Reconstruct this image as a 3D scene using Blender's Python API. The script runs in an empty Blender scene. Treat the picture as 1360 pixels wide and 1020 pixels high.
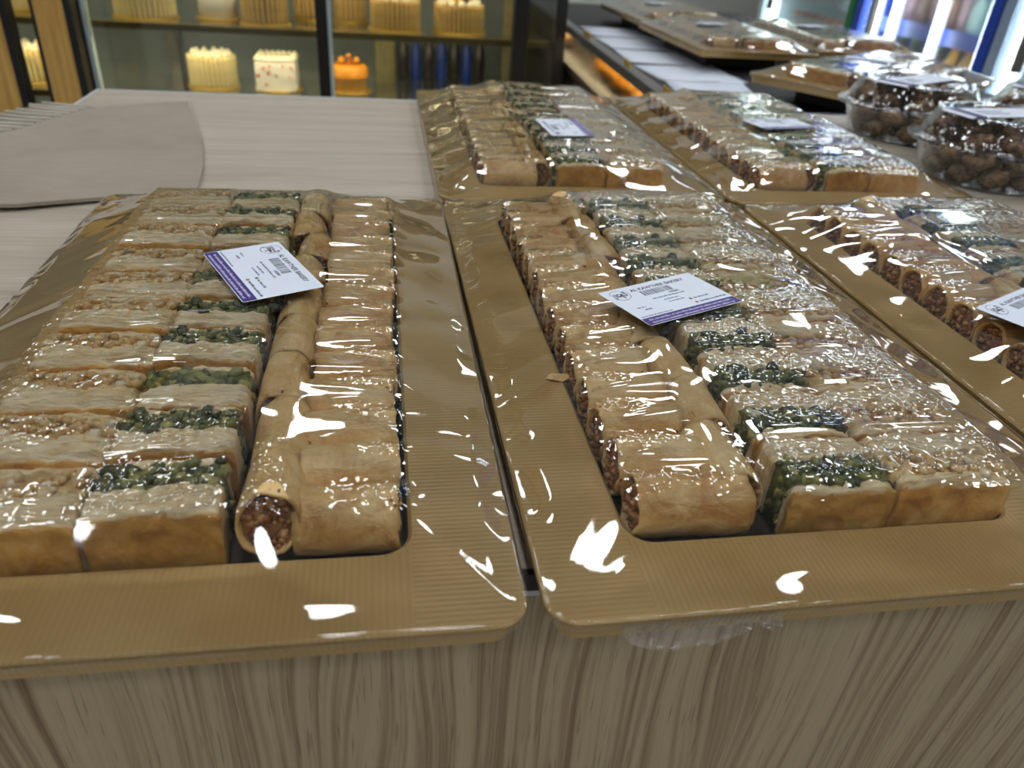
import bpy, bmesh, math, random
import numpy as np
from mathutils import Vector, Matrix, noise

sc = bpy.context.scene
COL = sc.collection
# ------------------------------------------------------------------ camera, world, exposure
Z0 = 0.915            # height of the tray rims above the floor
CAM_H = 0.22          # camera above the rims
FPX = 1021.0
def _unit(v): return v / np.linalg.norm(v)
_down = _unit(np.array([555 - 680, 2190 - 510, FPX]))
_fw = np.array([500 - 680, -125 - 510, FPX]); _fw = _unit(_fw - _down * (_fw @ _down))
_rt = np.cross(_down, _fw)
_M = np.array([_rt, _fw, -_down])
cam = bpy.data.cameras.new('camera')
cam_ob = bpy.data.objects.new('camera', cam); COL.objects.link(cam_ob)
_r, _u, _b = _M @ [1, 0, 0], _M @ [0, -1, 0], _M @ [0, 0, -1]
cam_ob.matrix_world = Matrix(((_r[0], _u[0], _b[0], 0), (_r[1], _u[1], _b[1], 0), (_r[2], _u[2], _b[2], Z0 + CAM_H), (0, 0, 0, 1)))
cam.sensor_fit = 'HORIZONTAL'; cam.sensor_width = 36.0; cam.lens = FPX / 1360 * 36
cam.clip_start = 0.01
cam.dof.use_dof = True; cam.dof.focus_distance = 0.42; cam.dof.aperture_fstop = 10.0
sc.camera = cam_ob

wd = bpy.data.worlds.new('world'); sc.world = wd; wd.use_nodes = True
wd.node_tree.nodes['Background'].inputs[0].default_value = (0.80, 0.88, 1.0, 1)
wd.node_tree.nodes['Background'].inputs[1].default_value = 0.3
sc.view_settings.view_transform = 'Standard'
sc.view_settings.look = 'None'
sc.view_settings.gamma = 1.0
sc.view_settings.use_curve_mapping = False
sc.view_settings.exposure = 0.0
sc.cycles.transparent_max_bounces = 32
sc.cycles.max_bounces = 8; sc.cycles.diffuse_bounces = 4; sc.cycles.glossy_bounces = 4
sc.cycles.caustics_reflective = False
sc.cycles.caustics_refractive = False
LAMP_STRENGTH = 20.5

# ------------------------------------------------------------------ small helpers
def lin(c): return c / 12.92 if c <= 0.04045 else ((c + 0.055) / 1.055) ** 2.4
def rgb(r, g, b): return (lin(r / 255), lin(g / 255), lin(b / 255), 1.0)
def nz(x, y, z=0.0): return noise.noise(Vector((x, y, z)))

class MB:
    """collects vertices and faces of one mesh"""
    def __init__(s): s.v = []; s.f = []
    def add(s, vs, fs):
        o = len(s.v); s.v += [tuple(p) for p in vs]; s.f += [tuple(i + o for i in f) for f in fs]
    def box(s, x0, x1, y0, y1, z0, z1):
        s.add([(x0, y0, z0), (x1, y0, z0), (x1, y1, z0), (x0, y1, z0), (x0, y0, z1), (x1, y0, z1), (x1, y1, z1), (x0, y1, z1)],
              [(0, 3, 2, 1), (4, 5, 6, 7), (0, 1, 5, 4), (1, 2, 6, 5), (2, 3, 7, 6), (3, 0, 4, 7)])
    def lathe(s, prof, n=32, cx=0, cy=0, cap0=True, cap1=True):
        vs = []; fs = []
        for (r, z) in prof:
            for k in range(n):
                a = 2 * math.pi * k / n; vs.append((cx + r * math.cos(a), cy + r * math.sin(a), z))
        for i in range(len(prof) - 1):
            for k in range(n):
                k2 = (k + 1) % n; fs.append((i * n + k, i * n + k2, (i + 1) * n + k2, (i + 1) * n + k))
        if cap0: fs.append(tuple(range(n - 1, -1, -1)))
        if cap1: fs.append(tuple((len(prof) - 1) * n + k for k in range(n)))
        s.add(vs, fs)
    def tube(s, pts, r, n=8):
        pts = [Vector(p) for p in pts]; vs = []; fs = []
        for i, p in enumerate(pts):
            t = (pts[min(i + 1, len(pts) - 1)] - pts[max(i - 1, 0)]).normalized()
            a = t.cross(Vector((0, 0, 1)));
            if a.length < 1e-4: a = Vector((1, 0, 0))
            a.normalize(); b = t.cross(a)
            for k in range(n):
                q = 2 * math.pi * k / n; vs.append(p + a * (r * math.cos(q)) + b * (r * math.sin(q)))
        for i in range(len(pts) - 1):
            for k in range(n):
                k2 = (k + 1) % n; fs.append((i * n + k, i * n + k2, (i + 1) * n + k2, (i + 1) * n + k))
        fs.append(tuple(range(n - 1, -1, -1))); fs.append(tuple((len(pts) - 1) * n + k for k in range(n)))
        s.add(vs, fs)
    def shell(s, nx, ny, nz_, fn):
        """surface of a lattice box, each lattice point mapped by fn(u,v,w) with u,v,w in 0..1"""
        idx = {}; vs = []
        def g(i, j, k):
            if (i, j, k) not in idx:
                idx[(i, j, k)] = len(vs); vs.append(fn(i / nx, j / ny, k / nz_))
            return idx[(i, j, k)]
        fs = []
        for i in range(nx):
            for j in range(ny):
                fs.append((g(i, j, 0), g(i, j + 1, 0), g(i + 1, j + 1, 0), g(i + 1, j, 0)))
                fs.append((g(i, j, nz_), g(i + 1, j, nz_), g(i + 1, j + 1, nz_), g(i, j + 1, nz_)))
            for k in range(nz_):
                fs.append((g(i, 0, k), g(i + 1, 0, k), g(i + 1, 0, k + 1), g(i, 0, k + 1)))
                fs.append((g(i, ny, k), g(i, ny, k + 1), g(i + 1, ny, k + 1), g(i + 1, ny, k)))
        for j in range(ny):
            for k in range(nz_):
                fs.append((g(0, j, k), g(0, j, k + 1), g(0, j + 1, k + 1), g(0, j + 1, k)))
                fs.append((g(nx, j, k), g(nx, j + 1, k), g(nx, j + 1, k + 1), g(nx, j, k + 1)))
        s.add(vs, fs)
    def extrude(s, poly, z0, z1):
        n = len(poly)
        s.add([(x, y, z0) for x, y in poly] + [(x, y, z1) for x, y in poly],
              [tuple(range(n - 1, -1, -1)), tuple(range(n, 2 * n))] + [(i, (i + 1) % n, n + (i + 1) % n, n + i) for i in range(n)])
    def mesh(s, name, mat=None, smooth=False):
        me = bpy.data.meshes.new(name); me.from_pydata(s.v, [], s.f); me.update()
        if mat: me.materials.append(mat)
        if smooth: me.polygons.foreach_set('use_smooth', [True] * len(me.polygons))
        return me
    def build(s, name, mat, parent=None, smooth=False, loc=None):
        return link(name, s.mesh(name, mat, smooth), parent, loc)

def link(name, me, parent=None, loc=None, rot=None):
    o = bpy.data.objects.new(name, me); COL.objects.link(o)
    if parent: o.parent = parent
    if loc: o.location = loc
    if rot: o.rotation_euler = rot
    return o
def tag(o, label, cat, group=None):
    o['label'] = label; o['category'] = cat
    if group: o['group'] = group
    return o
def thing(name, label, cat, loc=(0, 0, 0), rz=0.0, group=None):
    o = bpy.data.objects.new(name, None); COL.objects.link(o); o.empty_display_size = 0.02
    o.location = loc; o.rotation_euler = (0, 0, rz)
    return tag(o, label, cat, group)
def structure(o): o['kind'] = 'structure'; return o
def stuff(o): o['kind'] = 'stuff'; return o
ORD = ['first', 'second', 'third', 'fourth', 'fifth', 'sixth', 'seventh', 'eighth', 'ninth', 'tenth', 'eleventh', 'twelfth', 'thirteenth', 'fourteenth', 'fifteenth']

_ico = {}
def ico(sub):
    if sub not in _ico:
        bm = bmesh.new(); bmesh.ops.create_icosphere(bm, subdivisions=sub, radius=1.0)
        _ico[sub] = ([v.co.copy() for v in bm.verts], [tuple(v.index for v in f.verts) for f in bm.faces]); bm.free()
    return _ico[sub]
def blob(mb, c, r, rng, sub=1, rough=0.25):
    vs, fs = ico(sub); off = Vector((rng.uniform(0, 90), rng.uniform(0, 90), rng.uniform(0, 90)))
    R = Matrix.Rotation(rng.uniform(0, 6.28), 3, 'Z') @ Matrix.Rotation(rng.uniform(0, 6.28), 3, 'X')
    out = []
    for v in vs:
        k = 1 + rough * noise.noise(v * 1.3 + off)
        p = R @ Vector((v.x * r[0] * k, v.y * r[1] * k, v.z * r[2] * k)); out.append((p.x + c[0], p.y + c[1], p.z + c[2]))
    mb.add(out, fs)

# ------------------------------------------------------------------ materials
class N:
    def __init__(s, name):
        s.m = bpy.data.materials.new(name); s.m.use_nodes = True; s.t = s.m.node_tree; s.t.nodes.clear()
        s.out = s.t.nodes.new('ShaderNodeOutputMaterial')
    def n(s, typ, ins=None, **kw):
        o = s.t.nodes.new('ShaderNode' + typ)
        for k, v in kw.items(): setattr(o, k, v)
        for k, v in (ins or {}).items(): s.set(o.inputs[k], v)
        return o
    def set(s, sock, v):
        if isinstance(v, bpy.types.NodeSocket): s.t.links.new(v, sock)
        elif isinstance(v, bpy.types.Node): s.t.links.new(v.outputs[0], sock)
        else: sock.default_value = v
    def ramp(s, fac, stops):
        o = s.n('ValToRGB', {0: fac}); e = o.color_ramp.elements
        while len(e) < len(stops): e.new(0.5)
        for i, (p, c) in enumerate(stops): e[i].position = p; e[i].color = c
        return o.outputs[0]
    def mapping(s, scale, coord='Object', loc=(0, 0, 0)):
        tc = s.n('TexCoord'); return s.n('Mapping', {0: tc.outputs[coord], 1: loc, 3: scale}).outputs[0]
    def noise(s, vec, scale, detail=3, rough=0.55, dist=0.0):
        return s.n('TexNoise', {'Vector': vec, 'Scale': scale, 'Detail': detail, 'Roughness': rough, 'Distortion': dist}).outputs['Fac']
    def math(s, op, a, b=0.0, c=0.0): return s.n('Math', {0: a, 1: b, 2: c}, operation=op).outputs[0]
    def mix(s, fac, a, b):
        o = s.n('Mix', data_type='RGBA'); s.set(o.inputs[0], fac); s.set(o.inputs[6], a); s.set(o.inputs[7], b); return o.outputs[2]
    def bump(s, h, strength=0.3, dist=0.001, normal=None):
        o = s.n('Bump', {'Height': h, 'Strength': strength, 'Distance': dist})
        if normal is not None: s.set(o.inputs['Normal'], normal)
        return o.outputs[0]
    def principled(s, color, rough=0.5, normal=None, **kw):
        p = s.n('BsdfPrincipled', {'Base Color': color, 'Roughness': rough})
        if normal is not None: s.set(p.inputs['Normal'], normal)
        for k, v in kw.items(): s.set(p.inputs[k.replace('_', ' ')], v)
        s.t.links.new(p.outputs[0], s.out.inputs[0]); return s.m

def plain(name, color, rough=0.5, var=0.06, scale=40, **kw):
    m = N(name); v = m.noise(m.mapping((1, 1, 1)), scale)
    c2 = tuple(min(1, c * (1 + var * 2)) for c in color[:3]) + (1,); c1 = tuple(c * (1 - var * 2) for c in color[:3]) + (1,)
    return m.principled(m.ramp(v, [(0.3, c1), (0.7, c2)]), rough, **kw)
def emissive(name, color, strength):
    m = N(name); e = m.n('Emission', {0: color, 1: strength}); m.t.links.new(e.outputs[0], m.out.inputs[0]); return m.m
def clear(name, ior=1.45, gain=1.7, rough=0.03, tint=(1, 1, 1, 1), bump_fn=None, milk=0.0):
    """thin transparent sheet: lets light straight through and mirrors by Fresnel"""
    m = N(name); nrm = bump_fn(m) if bump_fn else None
    fr = m.n('Fresnel', {'IOR': ior})
    gl = m.n('BsdfGlossy', {'Color': (1, 1, 1, 1), 'Roughness': rough}); tr = m.n('BsdfTransparent', {'Color': tint})
    if nrm is not None: m.set(fr.inputs['Normal'], nrm); m.set(gl.inputs['Normal'], nrm)
    fac = m.math('MINIMUM', m.math('MULTIPLY', fr.outputs[0], gain), 0.9)
    base = tr
    if milk:
        df = m.n('BsdfDiffuse', {'Color': (0.8, 0.82, 0.85, 1)}); base = m.n('MixShader', {0: milk, 1: tr.outputs[0], 2: df.outputs[0]})
    mx = m.n('MixShader', {0: fac, 1: base.outputs[0], 2: gl.outputs[0]}); m.t.links.new(mx.outputs[0], m.out.inputs[0]); return m.m

MT = {}
def make_materials():
    # pale oak laminate, grain upright (front panel) or along x (table top)
    for key, sc3, cols in (('oak_front', (1, 1, 0.012), [(0.36, rgb(122, 98, 72)), (0.44, rgb(152, 131, 101)), (0.52, rgb(175, 157, 126)), (0.7, rgb(188, 171, 141))]),
                           ('oak_top', (0.05, 1, 1), [(0.25, rgb(148, 136, 117)), (0.5, rgb(184, 174, 158)), (0.75, rgb(203, 195, 181))])):
        m = N(key); mp = m.mapping(sc3)
        warp = m.noise(m.mapping((3, 3, 0.9) if key == 'oak_front' else (0.9, 3, 3)), 2.2, 2)
        add = m.n('VectorMath', {0: mp}, operation='ADD')
        comb = m.n('CombineXYZ', {0: m.math('MULTIPLY', warp, 0.07 if key == 'oak_front' else 0.0), 1: m.math('MULTIPLY', warp, 0.0 if key == 'oak_front' else 0.03), 2: 0.0}); m.set(add.inputs[1], comb)
        broad = m.noise(add.outputs[0], 120 if key == 'oak_front' else 40, 4, 0.65)
        fine = m.noise(add.outputs[0], 300, 2, 0.6)
        pore = m.noise(m.mapping((1, 1, 0.03) if key == 'oak_front' else (0.06, 1, 1)), 900, 1, 0.5)
        f = m.math('ADD', m.math('MULTIPLY', broad, 0.6), m.math('MULTIPLY', fine, 0.4))
        col = m.ramp(f, cols)
        if key == 'oak_front':
            col = m.mix(m.math('MULTIPLY', m.ramp(pore, [(0.30, (1, 1, 1, 1)), (0.38, (0, 0, 0, 1))]), 0.45), col, rgb(86, 70, 54))
        MT[key] = m.principled(col, 0.42, m.bump(f, 0.15, 0.0005))
    # gold-brown ribbed tray board
    m = N('tray_board'); tc = m.n('TexCoord'); sx = m.n('SeparateXYZ', {0: tc.outputs['Object']})
    side = m.math('GREATER_THAN', m.math('ABSOLUTE', m.math('SUBTRACT', sx.outputs[0], 0.004)), 0.0925)
    co = m.n('Mix', data_type='FLOAT'); m.set(co.inputs[0], side); m.set(co.inputs[2], sx.outputs[0]); m.set(co.inputs[3], sx.outputs[1])
    rib = m.math('SINE', m.math('MULTIPLY', co.outputs[0], 2 * math.pi / 0.0026))
    v = m.noise(m.mapping((1, 1, 1)), 14, 3)
    col = m.ramp(v, [(0.3, rgb(180, 146, 86)), (0.7, rgb(196, 165, 110))])
    col = m.mix(m.math('MULTIPLY', m.math('ADD', rib, 1.0), 0.06), col, rgb(142, 108, 60))
    MT['tray'] = m.principled(col, 0.42, m.bump(rib, 0.25, 0.0004))
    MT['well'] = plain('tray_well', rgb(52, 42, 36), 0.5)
    # cling film
    def film_bump(m):
        at = m.n('Attribute', attribute_name='contact').outputs['Fac']
        mp = m.mapping((1, 1, 1))
        vo = m.n('TexVoronoi', {'Vector': mp, 'Scale': 210, 'Randomness': 1.0}, feature='SMOOTH_F1'); m.set(vo.inputs['Smoothness'], 0.6)
        dots = m.math('MULTIPLY', vo.outputs['Distance'], at)
        big = m.noise(m.mapping((1.0, 1.5, 1)), 16, 0, 0.4, 0.5)
        return m.bump(dots, 1.0, 0.0010, m.bump(big, 1.0, 0.0035))
    MT['film'] = clear('cling_film', 1.45, 1.75, 0.04, (0.99, 0.99, 0.985, 1), film_bump)
    MT['film_loose'] = clear('loose_film', 1.5, 2.4, 0.12, (0.97, 0.97, 0.97, 1), lambda m: m.bump(m.noise(m.mapping((1, 1, 1)), 160, 3), 1.0, 0.006), 0.05)
    MT['plastic'] = clear('clear_plastic', 1.5, 2.0, 0.05, (0.96, 0.97, 0.97, 1), lambda m: m.bump(m.noise(m.mapping((1, 1, 1)), 60, 2), 0.6, 0.004))
    MT['glass'] = clear('window_glass', 1.5, 0.85, 0.01, (0.95, 0.98, 0.96, 1))
    MT['glass_shelf'] = clear('shelf_glass', 1.5, 1.6, 0.05, (0.86, 0.93, 0.88, 1), None, 0.05)
    # pastry sheet of the rolls
    m = N('roll_pastry'); oi = m.n('ObjectInfo'); mp = m.mapping((1, 1, 1)); off = m.n('VectorMath', {0: mp}, operation='ADD')
    m.set(off.inputs[1], m.n('CombineXYZ', {0: m.math('MULTIPLY', oi.outputs['Random'], 7.0), 1: 0.0, 2: 0.0}))
    a = m.noise(off.outputs[0], 55, 4, 0.6, 0.8); b = m.noise(off.outputs[0], 420, 2, 0.6)
    st = m.n('Mapping', {0: off.outputs[0], 3: (1, 0.25, 0.25)}).outputs[0]
    cr = m.noise(st, 330, 2, 0.6, 0.4)
    fac = m.math('ADD', m.math('MULTIPLY', a, 0.7), m.math('ADD', m.math('MULTIPLY', b, 0.15), m.math('MULTIPLY', cr, 0.15)))
    fac = m.math('ADD', fac, m.math('MULTIPLY', m.math('SUBTRACT', oi.outputs['Random'], 0.5), 0.14))
    col = m.ramp(fac, [(0.30, rgb(194, 138, 72)), (0.46, rgb(224, 184, 120)), (0.62, rgb(238, 208, 150)), (0.8, rgb(246, 226, 184))])
    MT['roll'] = m.principled(col, 0.38, m.bump(cr, 0.8, 0.0014, m.bump(a, 0.6, 0.003)), Specular_IOR_Level=0.6)
    # crust / crumb of the square pastries: browned on the baked outer face, pale and leafy where cut
    for key, crust in (('slab', [(0.3, rgb(196, 132, 52)), (0.55, rgb(224, 172, 90)), (0.8, rgb(238, 202, 132))]),
                       ('slab_green', [(0.3, rgb(170, 118, 50)), (0.55, rgb(206, 154, 76)), (0.8, rgb(226, 186, 116))])):
        m = N('leafy_' + key); tc = m.n('TexCoord'); sx = m.n('SeparateXYZ', {0: tc.outputs['Object']})
        at = m.n('Attribute', attribute_name='crust').outputs['Fac']
        oi = m.n('ObjectInfo'); off = m.n('VectorMath', {0: tc.outputs['Object']}, operation='ADD')
        m.set(off.inputs[1], m.n('CombineXYZ', {0: m.math('MULTIPLY', oi.outputs['Random'], 5.0), 1: 0.0, 2: 0.0}))
        v = m.noise(off.outputs[0], 80, 4, 0.62, 0.5); fine = m.noise(off.outputs[0], 500, 2)
        lay = m.noise(m.n('Mapping', {0: off.outputs[0], 3: (0.10, 1, 0.10)}).outputs[0], 620, 2, 0.6, 0.2)
        pale = m.ramp(m.math('ADD', m.math('MULTIPLY', lay, 0.45), m.math('MULTIPLY', v, 0.55)),
                      [(0.28, rgb(186, 142, 86)), (0.42, rgb(224, 196, 146)), (0.56, rgb(240, 222, 182)), (0.75, rgb(248, 238, 212))])
        cf = m.math('MULTIPLY', m.math('ADD', at, m.math('MULTIPLY', m.math('SUBTRACT', v, 0.5), 0.9)), 1.0)
        col = m.mix(m.ramp(cf, [(0.35, (0, 0, 0, 1)), (0.62, (1, 1, 1, 1))]), pale, m.ramp(v, crust))
        MT[key] = m.principled(col, 0.45, m.bump(lay, 0.8, 0.0018, m.bump(fine, 0.4, 0.0008)), Specular_IOR_Level=0.5)
    # chopped nuts, one tone per piece
    def nuts(name, stops, rough=0.4):
        m = N(name); ge = m.n('NewGeometry'); v = m.noise(m.mapping((1, 1, 1)), 300, 2)
        col = m.ramp(ge.outputs['Random Per Island'], stops)
        col = m.mix(m.math('MULTIPLY', v, 0.3), col, stops[0][1]); return m.principled(col, rough, Specular_IOR_Level=0.6)
    MT['pistachio'] = nuts('pistachio', [(0.0, rgb(52, 56, 30)), (0.3, rgb(84, 92, 46)), (0.55, rgb(126, 130, 66)), (0.8, rgb(172, 168, 96)), (1.0, rgb(198, 186, 128))])
    MT['cashew'] = nuts('cashew', [(0.0, rgb(196, 148, 84)), (0.3, rgb(222, 188, 128)), (0.7, rgb(238, 216, 168)), (1.0, rgb(246, 234, 204))])
    MT['brown_nuts'] = nuts('brown_nuts', [(0.0, rgb(104, 58, 30)), (0.5, rgb(166, 108, 62)), (1.0, rgb(206, 158, 104))])
    MT['flake'] = plain('flake', rgb(226, 190, 130), 0.4)
    # paper, print
    MT['paper'] = plain('white_paper', rgb(226, 232, 246), 0.6, 0.01)
    MT['purple'] = plain('purple_print', rgb(58, 36, 122), 0.5, 0.04)
    MT['ink'] = plain('dark_ink', rgb(34, 34, 66), 0.6, 0.02)
    MT['grey_ink'] = plain('grey_ink', rgb(96, 104, 138), 0.6, 0.02)
    MT['pale_ink'] = plain('pale_ink', rgb(206, 200, 236), 0.6, 0.02)
    MT['green_ink'] = plain('green_ink', rgb(60, 120, 90), 0.6, 0.02)
    MT['red_ink'] = plain('red_ink', rgb(170, 90, 96), 0.6, 0.02)
    # cardboard
    m = N('grey_cardboard'); v = m.noise(m.mapping((1, 6, 1)), 40, 4, 0.6); w = m.noise(m.mapping((1, 1, 1)), 8, 3)
    MT['card'] = m.principled(m.ramp(m.math('ADD', m.math('MULTIPLY', v, 0.4), m.math('MULTIPLY', w, 0.6)), [(0.3, rgb(146, 135, 122)), (0.7, rgb(168, 156, 142))]), 0.8, m.bump(v, 0.2, 0.001))
    MT['card_dark'] = plain('cardboard_inside', rgb(120, 108, 94), 0.85)
    MT['card_edge'] = plain('cardboard_flutes', rgb(186, 178, 164), 0.85)
    # shop
    MT['black'] = plain('black_metal', rgb(20, 20, 22), 0.4)
    MT['steel'] = plain('brushed_steel', rgb(128, 126, 122), 0.35, 0.05, 40, Metallic=0.6)
    MT['white_lam'] = plain('white_laminate', rgb(206, 210, 218), 0.4, 0.02)
    MT['brown_panel'] = plain('brown_panel', rgb(92, 74, 56), 0.5)
    MT['dark_box'] = plain('dark_box', rgb(40, 32, 32), 0.6)
    MT['ceiling'] = plain('ceiling_paint', rgb(212, 212, 210), 0.8, 0.01)
    MT['wall'] = plain('wall_paint', rgb(196, 194, 188), 0.8, 0.02)
    m = N('floor_tile'); br = m.n('TexBrick', {'Vector': m.mapping((1, 1, 1)), 'Color1': rgb(176, 172, 164), 'Color2': rgb(166, 162, 156), 'Mortar': rgb(120, 118, 112), 'Scale': 1.0, 'Mortar Size': 0.004, 'Brick Width': 0.6, 'Row Height': 0.6}, offset=0.0)
    MT['floor'] = m.principled(br.outputs[0], 0.3)
    m = N('slat_wood'); v = m.noise(m.mapping((1, 1, 0.05)), 90, 4, 0.6)
    MT['slat'] = m.principled(m.ramp(v, [(0.3, rgb(182, 136, 66)), (0.7, rgb(214, 172, 98))]), 0.5)
    MT['fridge_back'] = plain('fridge_lining', rgb(158, 168, 174), 0.25, 0.1, 3)
    MT['gold_board'] = plain('gold_card', rgb(214, 176, 84), 0.35, 0.05, 40, Metallic=0.3)
    MT['bronze'] = plain('bronze_trim', rgb(104, 88, 50), 0.4)
    MT['cream'] = plain('cream', rgb(248, 238, 212), 0.5, 0.03)
    MT['biscuit'] = plain('biscuit', rgb(232, 214, 160), 0.6, 0.06)
    MT['biscuit_dark'] = plain('caramel_biscuit', rgb(206, 170, 104), 0.6, 0.08)
    MT['white_icing'] = plain('white_icing', rgb(246, 238, 228), 0.5, 0.02)
    MT['orange_icing'] = plain('orange_icing', rgb(226, 148, 44), 0.45, 0.06)
    MT['peach_icing'] = plain('peach_icing', rgb(226, 176, 112), 0.5, 0.06)
    MT['choc_pale'] = plain('caramel_sponge', rgb(140, 100, 52), 0.6)
    MT['red_dot'] = plain('orange_dot', rgb(214, 110, 64), 0.5)
    MT['choc'] = plain('chocolate', rgb(92, 56, 34), 0.4)
    MT['fruit'] = plain('glazed_fruit', rgb(226, 170, 60), 0.3)
    MT['bake'] = plain('golden_bake', rgb(226, 148, 34), 0.45, 0.14, 30)
    m = N('cookie'); v = m.noise(m.mapping((1, 1, 1)), 130, 4, 0.65); oi = m.n('ObjectInfo')
    MT['cookie'] = m.principled(m.ramp(m.math('ADD', v, m.math('MULTIPLY', m.math('SUBTRACT', oi.outputs['Random'], 0.5), 0.16)), [(0.34, rgb(50, 34, 24)), (0.48, rgb(118, 86, 60)), (0.66, rgb(170, 134, 98))]), 0.55, m.bump(v, 0.8, 0.004))
    MT['blue'] = plain('blue_paint', rgb(20, 66, 178), 0.35, 0.04)
    MT['green'] = plain('green_paint', rgb(14, 112, 58), 0.35, 0.04)
    MT['grey_frame'] = plain('grey_frame', rgb(148, 168, 196), 0.35, 0.03)
    MT['fridge_white'] = plain('fridge_white', rgb(196, 214, 222), 0.4, 0.03)
    for k, c in dict(juice=(216, 160, 40), amber=(196, 146, 60), dark_drink=(38, 34, 44), pink_can=(186, 150, 160), brown_can=(150, 112, 100), teal_box=(140, 190, 190), cap_orange=(226, 92, 36), cap_yellow=(232, 200, 40), cap_green=(40, 84, 60), red_drink=(190, 80, 70), clear_drink=(196, 206, 200)).items():
        MT[k] = plain('drink_' + k, rgb(*c), 0.3, 0.05)
    MT['lamp'] = emissive('lamp_glow', (0.93, 0.97, 1.0, 1), LAMP_STRENGTH)
    MT['warm_led'] = emissive('warm_led', (1.0, 0.84, 0.52, 1), 26.0)
    MT['case_led'] = emissive('case_led', (1.0, 0.84, 0.52, 1), 50.0)
    MT['cool_led'] = emissive('cool_led', (0.88, 0.96, 1.0, 1), 24.0)
    MT['lamp_ring'] = plain('lamp_ring', rgb(230, 230, 230), 0.4, 0.02)
make_materials()

# ------------------------------------------------------------------ the room
def room():
    X0, X1, Y0, Y1, ZC = -3.2, 2.75, -3.0, 4.8, 2.78
    def slab(name, mat, *b):
        m = MB(); m.box(*b); return structure(m.build(name, MT[mat]))
    slab('floor', 'floor', X0, X1, Y0, Y1, -0.05, 0)
    slab('ceiling', 'ceiling', X0, X1, Y0, Y1, ZC, ZC + 0.05)
    slab('wall_left', 'wall', X0 - 0.05, X0, Y0, Y1, 0, ZC); slab('wall_right', 'wall', X1, X1 + 0.05, Y0, Y1, 0, ZC)
    slab('wall_front', 'wall', X0, X1, Y0 - 0.05, Y0, 0, ZC); slab('wall_back', 'wall', X0, X1, Y1, Y1 + 0.05, 0, ZC)
    ring = MB(); ring.lathe([(0.130, -0.012), (0.145, -0.010), (0.147, 0.0)], 32, cap0=False); ring = ring.mesh('trim_ring', MT['lamp_ring'], True)
    disc = MB(); disc.lathe([(0.130, -0.011), (0.129, -0.006)], 32); disc = disc.mesh('diffuser', MT['lamp'])
    for x in (-2.2, -1.1, 0.0, 1.1, 2.2):
        for y in (-2.2, -1.15, -0.1, 0.95, 2.0, 3.05, 4.1):
            t = thing('ceiling_downlight', 'round white LED downlight set in the shop ceiling', 'ceiling light', (x, y, ZC), 0, 'downlights in the shop ceiling')
            link('trim_ring', ring, t); link('diffuser', disc, t)
room()

# ------------------------------------------------------------------ the counter the trays lie on
TT = Z0 - 0.015       # table top
def counter():
    t = thing('serving_counter', 'pale wood-grain counter carrying the wrapped pastry trays', 'counter', (0.3, 0.7, 0))
    o = (-0.3, -0.7, 0)
    m = MB()
    def slab(u, v, w):
        x = -0.377 + u * 1.58; y = 0.232 + v * 0.933; z = TT - 0.022 + w * 0.022
        return (x, y, z)
    m.shell(2, 2, 1, slab); m.build('tabletop', MT['oak_top'], t, loc=o)
    m = MB(); m.box(-0.379, 1.205, 1.165, 1.168, TT - 0.024, TT + 0.0005); m.box(-0.380, -0.377, 0.232, 1.165, TT - 0.024, TT + 0.0005); m.build('edge_band', MT['white_lam'], t, loc=o)
    m = MB(); m.box(-0.379, 1.205, 0.2285, 0.232, TT - 0.010, TT - 0.0005); m.build('dark_edge_strip', MT['dark_box'], t, loc=o)
    m = MB(); m.box(-0.379, 1.205, 0.2285, 0.232, TT - 0.013, TT - 0.010); m.build('edge_bead', MT['white_lam'], t, loc=o)
    m = MB(); m.box(-0.375, 1.2, 0.229, 0.247, 0.0, TT - 0.0135); m.build('front_panel', MT['oak_front'], t, loc=o)
    m = MB(); m.box(-0.375, -0.357, 0.247, 1.15, 0.0, TT - 0.022); m.build('side_panel', MT['oak_front'], t, loc=o)
    m = MB(); m.box(1.182, 1.2, 0.247, 1.15, 0.0, TT - 0.022); m.build('side_panel', MT['oak_front'], t, loc=o)
    m = MB(); m.box(-0.357, 1.182, 1.132, 1.15, 0.0, TT - 0.022); m.build('back_panel', MT['oak_front'], t, loc=o)
counter()

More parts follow.
